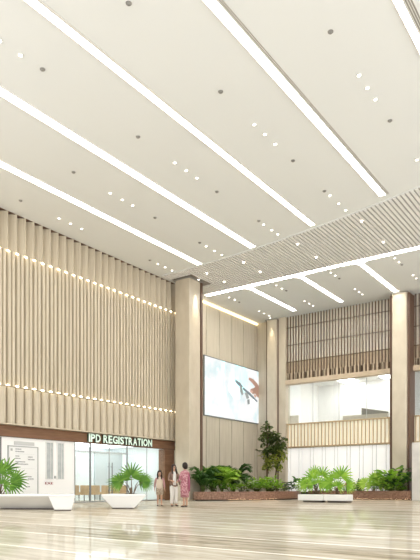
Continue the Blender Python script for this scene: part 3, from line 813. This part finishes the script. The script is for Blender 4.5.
# palms in the benches
fan_palm(pkA[0], pkA[1], hA, 1.15, .62, [(.0, .62, 0, 1.0, 0), (-.25, .45, -.8, .9, .1), (.42, .42, 1.1, .85, -.1), (.3, .30, 1.7, .8, -.25), (-.1, .75, -.3, .9, .3), (.2, .72, .4, .9, .3), (.1, .28, .8, .8, -.3)], LM['mid'], 'fan palm growing out of the white bench at the left edge', None, 3)
fan_palm(pkB[0], pkB[1], hB, 1.15, .60, [(0, .56, 0, 1.05, 0), (-.34, .38, -1.5, .8, -.1), (.36, .38, 1.5, .8, -.1), (-.22, .40, -.7, .8, .2), (.25, .42, .9, .8, .2)], LM['mid'], 'fan palm with one big round leaf in the middle white bench', None, 5, n=17, w=.10)
fan_palm(-13.05, 27.35, .4, 1.5, .62, [(-.12, .52, -.5, 1.0, 0), (.2, .62, .3, 1.0, .15), (-.32, .34, -1.5, .95, 0), (.08, .34, .9, .9, -.2), (.32, .30, 1.6, .8, 0), (-.1, .3, -.9, .8, -.3), (-.05, .72, 0, .8, .3)], LM['bright'], 'bright drooping fan palm at the left half of the low white bench', None, 8)
fan_palm(-11.95, 27.35, .4, 1.5, .72, [(.12, .58, .35, 1.0, 0), (-.22, .36, -1.3, .8, 0), (.3, .3, 1.5, .75, 0), (-.1, .5, -.5, .8, .2), (0, .25, .6, .7, -.2)], LM['bright'], 'fan palm with an open upright leaf at the right half of the low bench', None, 11, n=14)
# left planter
x, y = ray(203, 33.2); areca(x, y, .44, 1.85, 20, LM['dark'], 'dark green arching palm at the column end of the curved planter', 21, .75)
x, y = ray(222, 34.1); areca(x, y, .44, 1.85, 24, LM['lime'], 'bright yellow green feathery palm in the middle of the curved planter', 22, .75)
x, y = ray(212, 35.4); areca(x, y, .44, 2.1, 20, LM['mid'], 'mid green tall palm behind the yellow green one', 24, .65)
x, y = ray(234, 35.6); areca(x, y, .44, 2.2, 20, LM['dark'], 'dark green tall palm at the back right of the curved planter', 23, .65)
x, y = ray(246, 34.6); leafy('variegated_shrub', x, y, .44, 1.15, 50, .46, .2, LM['pale'], 'variegated plant with cream splashed leaves in the curved planter', 31, .55, group=None)
x, y = ray(241, 36.4); leafy('broadleaf_plant', x, y, .44, 1.5, 44, .55, .22, LM['dark'], 'dark broad leaved plant behind the variegated one', 36, .5)
x, y = ray(257, 34.9); leafy('leafy_shrub', x, y, .44, 1.15, 170, .26, .15, LM['bright'], 'bright green small leaved shrub left of the slender tree', 32, .6)
x, y = ray(270.5, 35.5); leafy('leafy_shrub', x, y, .44, 1.35, 190, .26, .15, LM['bright'], 'bright green small leaved shrub at the foot of the slender tree', 33, .55)
x, y = ray(284, 37.6); leafy('low_plant', x, y, .44, .8, 40, .3, .12, LM['dark'], 'low dark green plant just right of the slender tree', 34, .6)
x, y = ray(290, 38.6); leafy('low_plant', x, y, .44, .7, 34, .3, .12, LM['dark'], 'low dark green plant at the left end of the long planter', 35, .6)
x, y = ray(214, 33.5); leafy('low_plant', x, y, .44, .9, 60, .36, .13, LM['mid'], 'low mid green plant along the front of the curved planter', 37, .7)
x, y = ray(232, 33.9); leafy('low_plant', x, y, .44, .8, 60, .36, .13, LM['bright'], 'low bright green plant at the front middle of the curved planter', 38, .7)
# slender twin stemmed tree
def tree(label):
    random.seed(44)
    xa, ya = ray(267, 36.6); xb, yb = ray(276.5, 36.6)
    t = thing('slender_tree', ((xa+xb)/2, (ya+yb)/2, .44), label, 'tree')
    A = [Vector((xa, ya, .4)), Vector((xa+.03, ya, 1.6)), Vector((xa+.02, ya, 3.0)), Vector((xa+.1, ya, 4.5))]
    B = [Vector((xb, yb, .4)), Vector((xb-.05, yb, 1.5)), Vector((xb+.06, yb, 2.6)), Vector((xb-.02, yb, 3.9))]
    tr = MB().tube(A, [.05, .045, .035, .012], 7).tube(B, [.05, .045, .035, .012], 7)
    lo_, hi_ = MB(), MB()
    for trunk in (A, B):
        for k in range(44):
            q = random.uniform(.33, 1) if trunk is A else random.uniform(.36, 1)
            zz = .4+q*(trunk[3].z-.4); i = min(2, max(j for j in range(3) if trunk[j].z <= zz+1e-6)); u = (zz-trunk[i].z)/(trunk[i+1].z-trunk[i].z)
            p = trunk[i].lerp(trunk[i+1], u); az = random.uniform(0, 2*PI)
            prof = math.sin(PI*min(1, max(.08, (1-q)*1.25+.10)))**.6
            L = random.uniform(.22, .72)*prof
            tip = p+Vector((math.cos(az)*L, math.sin(az)*L, random.uniform(.0, .3)*L))
            tr.tube([p, tip], [.010, .004], 4, False)
            for j in range(12):
                v = random.uniform(.3, 1.05); c = p.lerp(tip, v)+Vector((random.gauss(0, .07), random.gauss(0, .07), random.gauss(0, .07)))
                d = Vector((random.uniform(-1, 1), random.uniform(-1, 1), random.uniform(-.5, .8)))
                blade(lo_ if zz < 2.75 and random.random() < .75 else hi_, c, d, Vector((0, 0, 1)), random.uniform(.20, .32), .14, .2, 3)
    tr.build('trunks', M_trunk, t, True); lo_.build('lower_foliage', LM['olive'], t); hi_.build('upper_foliage', LM['tree'], t)
tree('slender twin trunk tree in the corner right of the video screen')
# right planter
x, y = ray(298, 37.6); leafy('broadleaf_plant', x, y, .46, 1.25, 30, .55, .22, LM['dark'], 'dark broad leaved plant left of the low bench palms', 51, .5)
x, y = ray(305, 37.2); leafy('bronze_plant', x, y, .46, .8, 24, .4, .15, LM['bronze'], 'small bronze leaved plant behind the left bench palm', 52, .5)
x, y = ray(318, 37.2); leafy('low_plant', x, y, .46, .9, 44, .35, .14, LM['dark'], 'low dark plant behind the left bench palm', 53, .6)
x, y = ray(331, 37.2); leafy('low_plant', x, y, .46, .9, 44, .35, .14, LM['mid'], 'low mid green plant behind the right bench palm', 54, .6)
x, y = ray(346, 36.6); leafy('croton_shrub', x, y, .46, .95, 60, .28, .12, LM['gold'], 'gold and pink leaved shrub right of the low bench', 55, .6)
x, y = ray(352, 37); leafy('leafy_shrub', x, y, .46, .75, 60, .25, .12, LM['lime'], 'small lime shrub left of the dark spiky plant', 59, .6)
x, y = ray(360, 36.4); rosette(x, y, .46, .95, 26, .13, LM['dark'], 'dark spiky leaved plant in the middle of the long planter', 56)
x, y = ray(374, 35.4); fan_palm(x, y, .46, 1.2, .58, [(0, .6, 0, 1, 0), (-.4, .4, -1.2, 1, 0), (.4, .4, 1.2, 1, 0), (-.15, .3, -.5, .9, -.2), (.2, .3, .7, .9, -.2), (.1, .7, .3, .9, .3)], LM['lime'], 'lime green fan leaved palm right of the dark spiky plant', None, 57, w=.16, n=12)
x, y = ray(390, 35.0); leafy('broadleaf_plant', x, y, .46, 1.95, 90, .62, .26, LM['bright'], 'tall broad leaved plant before the right column', 58, .45)
x, y = ray(401, 34.9); leafy('broadleaf_plant', x, y, .46, 1.85, 120, .55, .22, LM['dark'], 'dark broad leaved plant at the marble end of the long planter', 60, .42)
x, y = ray(383, 34.9); leafy('low_plant', x, y, .46, .8, 44, .35, .14, LM['mid'], 'low mid green plant in front of the tall broad leaved one', 61, .7)
x, y = ray(396, 34.6); leafy('low_plant', x, y, .46, .7, 44, .32, .14, LM['bright'], 'low bright green plant by the right end of the long planter', 62, .7)

# ================================================================== PEOPLE
def skin(name, verts, edges, mat, parent, sub=2):
    """verts: (x, y, z, radius[, radius_y]); the surface is grown over the joint chain"""
    me = bpy.data.meshes.new(name)
    me.from_pydata([v[:3] for v in verts], edges, [])
    o = bpy.data.objects.new(name, me); COL.objects.link(o)
    md = o.modifiers.new('skin', 'SKIN'); md.use_smooth_shade = True
    for i, v in enumerate(verts):
        sv = me.skin_vertices[0].data[i]; sv.radius = (v[3], v[4] if len(v) > 4 else v[3]); sv.use_root = (i == 0)
    ss = o.modifiers.new('sub', 'SUBSURF'); ss.levels = sub; ss.render_levels = sub
    dg = bpy.context.evaluated_depsgraph_get(); dg.update()
    new = bpy.data.meshes.new_from_object(o.evaluated_get(dg))
    bpy.data.objects.remove(o)
    m = MB(); m.v = [tuple(v.co) for v in new.vertices]; m.f = [tuple(p.vertices) for p in new.polygons]
    return m
class Person:
    def __init__(self, loc, yaw, H, label, headk=1.0):
        self.t = thing('person', loc, label, 'person'); self.M = Matrix.Translation(Vector(loc)) @ Matrix.Rotation(yaw, 4, 'Z') @ Matrix.Scale(H/1.7, 4)
        self.headk = headk
    def put(self, m, name, mat, smooth=True, parent=None):
        return m.xf(self.M).build(name, mat, parent or self.t, smooth)
    def body(self, arms, legs, headturn=0.0):
        k = self.headk; V = []; E = []
        def v(p, r, link=None):
            V.append((p[0], p[1], p[2], r) if not isinstance(r, tuple) else (p[0], p[1], p[2], r[0], r[1])); i = len(V)-1
            if link is not None: E.append((link, i))
            return i
        pel = v((0, 0, .93), (.135, .10)); wa = v((0, 0, 1.08), (.115, .085), pel); chs = v((0, .0, 1.26), (.135, .095), wa); uc = v((0, -.01, 1.38), (.10, .075), chs)
        nb = v((0, -.01, 1.45), .05, uc); hd = v((0, .0, 1.52), .052, nb); h1 = v((0, .025, 1.575), (.066*k, .078*k), hd); h2 = v((0, .015, 1.575+.075*k), (.074*k, .09*k), h1); v((0, .0, 1.575+.115*k), (.05*k, .06*k), h2)
        for s, (el, wr) in arms.items():
            sh = v((s*.165, -.01, 1.37), .055, uc); e = v(el, .040, sh); w = v(wr, .027, e)
            d = (Vector(wr)-Vector(el)).normalized(); dn = Vector((0, 0, -1)); sd = Vector((s, 0, 0))
            pa = Vector(wr)+d*.06; p = v(pa, .030, w)
            lat = d.cross(Vector((1, 0, 0)) if abs(d.x) < .7 else Vector((0, 0, 1))).normalized()
            curl = d.cross(lat)
            for j, (off, L) in enumerate(((-.027, .062), (-.009, .072), (.009, .068), (.027, .052))):
                b = pa+lat*off+d*.03; i1 = v(b, .0095, p); i2 = v(b+d*L*.55+curl*.008, .0085, i1); v(b+d*L+curl*.028, .007, i2)
            i1 = v(pa+lat*-.036-d*.015, .011, p); v(pa+lat*-.052+d*.03+curl*.012, .009, i1)
        for s, (kn, an, toe) in legs.items():
            hp = v((s*.085, 0, .87), .095, pel); kk = v(kn, .056, hp); cf = v(tuple(Vector(kn)*.6+Vector(an)*.4+Vector((0, -.015, 0))), .05, kk); a = v(an, .036, cf); v(toe, (.035, .022), a)
        m = skin('body', V, E, M_skin, None)
        hz = 1.575+.05*k; self.hz = hz
        self.bodyobj = self.put(m, 'body', M_skin); return self.bodyobj
    def face(self):
        k = self.headk; z = self.hz; f = .025+.082*k
        MBs = MB().ball((.03*k, f-.006, z+.005), (.013, .008, .008), 8, 5).ball((-.03*k, f-.006, z+.005), (.013, .008, .008), 8, 5)
        self.put(MBs, 'eyes', M_hair, parent=self.bodyobj)
        self.put(MB().ball((0, f+.008, z-.022*k), (.012, .017, .022), 8, 6), 'nose', M_skin, parent=self.bodyobj)
        self.put(MB().ball((0, f-.006, z-.052*k), (.024, .008, .007), 8, 5), 'mouth', flat('lips', (.40, .12, .11), .5), parent=self.bodyobj)
    def hair(self, long=0.0, side=False):
        k = self.headk; z = self.hz
        def fn(d):
            return .80 if (d.y > .45 and d.z < .35) else 1.0
        m = MB().ball((0, -.008, z+.022), (.098*k, .112*k, .118*k), 18, 12, fn)
        m.loft([(0, -.05, z-.13 if not long else z-long, .055, .03), (0, -.05, z-.09, .085*k, .055), (0, -.035, z, .096*k, .075*k), (0, -.02, z+.06, .08*k, .07)], 14)
        if long and side:
            for s in (-1, 1): m.tube([(s*.08*k, .02, z+.03), (s*.09*k, .03, z-.10), (s*.10, .085, z-.22), (s*.085, .10, z-long*.85)], [.03, .036, .036, .014], 8)
        self.put(m, 'hair', M_hair)
def sleeves(arms, r=(.07, .055, .046), cut=.9):
    V = []; E = []
    V.append((0, -.01, 1.36, .095, .07))
    for s, (el, wr) in arms.items():
        V.append((s*.165, -.01, 1.37, r[0])); E.append((0, len(V)-1)); V.append((*el, r[1])); E.append((len(V)-2, len(V)-1))
        p = Vector(el).lerp(Vector(wr), cut); V.append((*p, r[2])); E.append((len(V)-2, len(V)-1))
    return skin('sleeves', V, E, None, None, 2)
def shoes(legs):
    m = MB()
    for s, (kn, an, toe) in legs.items():
        a, b = Vector(an), Vector(toe); m.ball(((a.x+b.x)/2, (a.y+b.y)/2+.01, .03), (.045, .125, .032), 12, 6); 
    return m
def pattern(name, a, b, sc=22):
    return grained(name, a, b, (1, 1, 1), .8, nscale=sc, lo=.45, hi=.55)

# woman in white trousers, turned to the woman in pink
VR = YAW
p1 = (-14.70, 18.22, 0)
P1 = Person(p1, VR+PI-.9+1.7+.35, 1.66, 'woman with long dark hair, brown jacket and white trousers, facing the woman in pink')
P1.M = Matrix.Translation(Vector(p1)) @ Matrix.Rotation(VR+PI+.5, 4, 'Z') @ Matrix.Scale(1.58/1.7, 4)
arms = {1: ((.24, .02, 1.10), (.20, .22, 1.06)), -1: ((-.25, -.02, 1.09), (-.27, .08, .86))}
legs = {1: ((.09, .03, .50), (.09, -.02, .08), (.11, .13, .035)), -1: ((-.10, .0, .50), (-.12, -.06, .08), (-.14, .09, .035))}
P1.body(arms, legs); P1.face(); P1.hair(.34, True)
V = [(0, 0, .90, .13, .10)]; E = []
for s, (kn, an, toe) in legs.items():
    V += [(s*.085, 0, .80, .108), (*kn, .085), (an[0], an[1], an[2]+.02, .072)]; n = len(V); E += [(0, n-3), (n-3, n-2), (n-2, n-1)]
P1.put(skin('trousers', V, E, None, None), 'trousers', flat('white trousers', (.80, .78, .74), .8))
P1.put(sleeves(arms), 'jacket_sleeves', flat('brown jacket', (.23, .15, .115), .8))
P1.put(MB().loft([(0, -.015, .84, .185, .125), (0, -.02, 1.0, .165, .112), (0, -.02, 1.12, .155, .105), (0, -.02, 1.28, .18, .118), (0, -.02, 1.40, .15, .085), (0, -.02, 1.455, .075, .06)], 20), 'jacket', bpy.data.materials['brown jacket'])
P1.put(MB().loft([(0, .07, .88, .075, .072), (0, .065, 1.1, .072, .065), (0, .06, 1.28, .075, .085), (0, .035, 1.40, .062, .075), (0, .01, 1.45, .045, .055)], 16), 'white_top', flat('white top', (.82, .8, .77), .8))
P1.put(shoes(legs), 'shoes', M_shoe)
P1.put(MB().tube([(-.072, .06, P1.hz+.010), (-.035, .092, P1.hz+.008), (.035, .092, P1.hz+.008), (.072, .06, P1.hz+.010)], [.008, .018, .018, .008], 6), 'sunglasses', M_shoe)
# woman in pink, back turned
p2 = (-13.99, 18.0, 0)
P2 = Person(p2, 0, 1.70, 'woman with short dark hair in a pink patterned long dress, seen from behind')
P2.M = Matrix.Translation(Vector(p2)) @ Matrix.Rotation(VR+.75, 4, 'Z') @ Matrix.Scale(1.61/1.7, 4)
arms = {1: ((.24, .03, 1.10), (.17, .24, 1.10)), -1: ((-.23, .02, 1.10), (-.16, .23, 1.02))}
legs = {1: ((.08, .02, .50), (.08, -.03, .08), (.10, .11, .035)), -1: ((-.08, .0, .50), (-.08, -.05, .08), (-.10, .09, .035))}
P2.body(arms, legs); P2.face(); P2.headk = 1.14; P2.hair(0)
Mp = pattern('pink patterned cotton', (.34, .12, .15), (.56, .31, .33), 18)
P2.put(MB().loft([(0, -.0, .38, .18, .155), (0, 0, .6, .185, .155), (0, 0, .9, .185, .145), (0, 0, 1.08, .165, .125), (0, 0, 1.27, .185, .125), (0, -.01, 1.40, .15, .085), (0, -.01, 1.46, .07, .06)], 22), 'dress', Mp)
P2.put(sleeves(arms), 'sleeves', Mp)
P2.put(MB().tube([(.11, .02, 1.44), (.13, -.075, 1.3), (.11, -.13, .95), (.10, -.15, .62)], [.035, .05, .055, .04], 8), 'shawl', flat('maroon shawl', (.33, .10, .15), .8))
P2.put(shoes(legs), 'shoes', M_shoe)
# child
p3 = (-15.5, 18.32, 0)
P3 = Person(p3, 0, 1.38, 'girl with long dark hair in a cream top and patterned shorts before the glass', 1.18)
P3.M = Matrix.Translation(Vector(p3)) @ Matrix.Rotation(VR+PI+.15, 4, 'Z') @ Matrix.Scale(1.36/1.72, 4)
arms = {1: ((.23, -.01, 1.12), (.25, .05, .88)), -1: ((-.23, -.01, 1.12), (-.25, .06, .88))}
legs = {1: ((.09, .01, .50), (.09, -.03, .08), (.10, .10, .035)), -1: ((-.09, .02, .50), (-.10, -.01, .08), (-.12, .12, .035))}
P3.body(arms, legs); P3.face(); P3.hair(.36, True)
P3.put(MB().loft([(0, 0, .84, .185, .135), (0, 0, 1.0, .165, .12), (0, 0, 1.27, .165, .115), (0, -.01, 1.40, .14, .08), (0, -.01, 1.455, .07, .055)], 20), 'top', flat('cream top', (.74, .62, .50), .8))
P3.put(sleeves(arms), 'cardigan_sleeves', flat('dusty pink cardigan', (.50, .27, .28), .8))
V = [(0, 0, .90, .15, .125)]; E = []
for s, (kn, an, toe) in legs.items():
    V += [(s*.09, 0, .82, .11), (kn[0], kn[1], .52, .095)]; n = len(V); E += [(0, n-2), (n-2, n-1)]
P3.put(skin('shorts', V, E, None, None), 'shorts', pattern('beige patterned cotton', (.36, .27, .20), (.66, .55, .43), 26))
P3.put(shoes(legs), 'shoes', M_shoe)
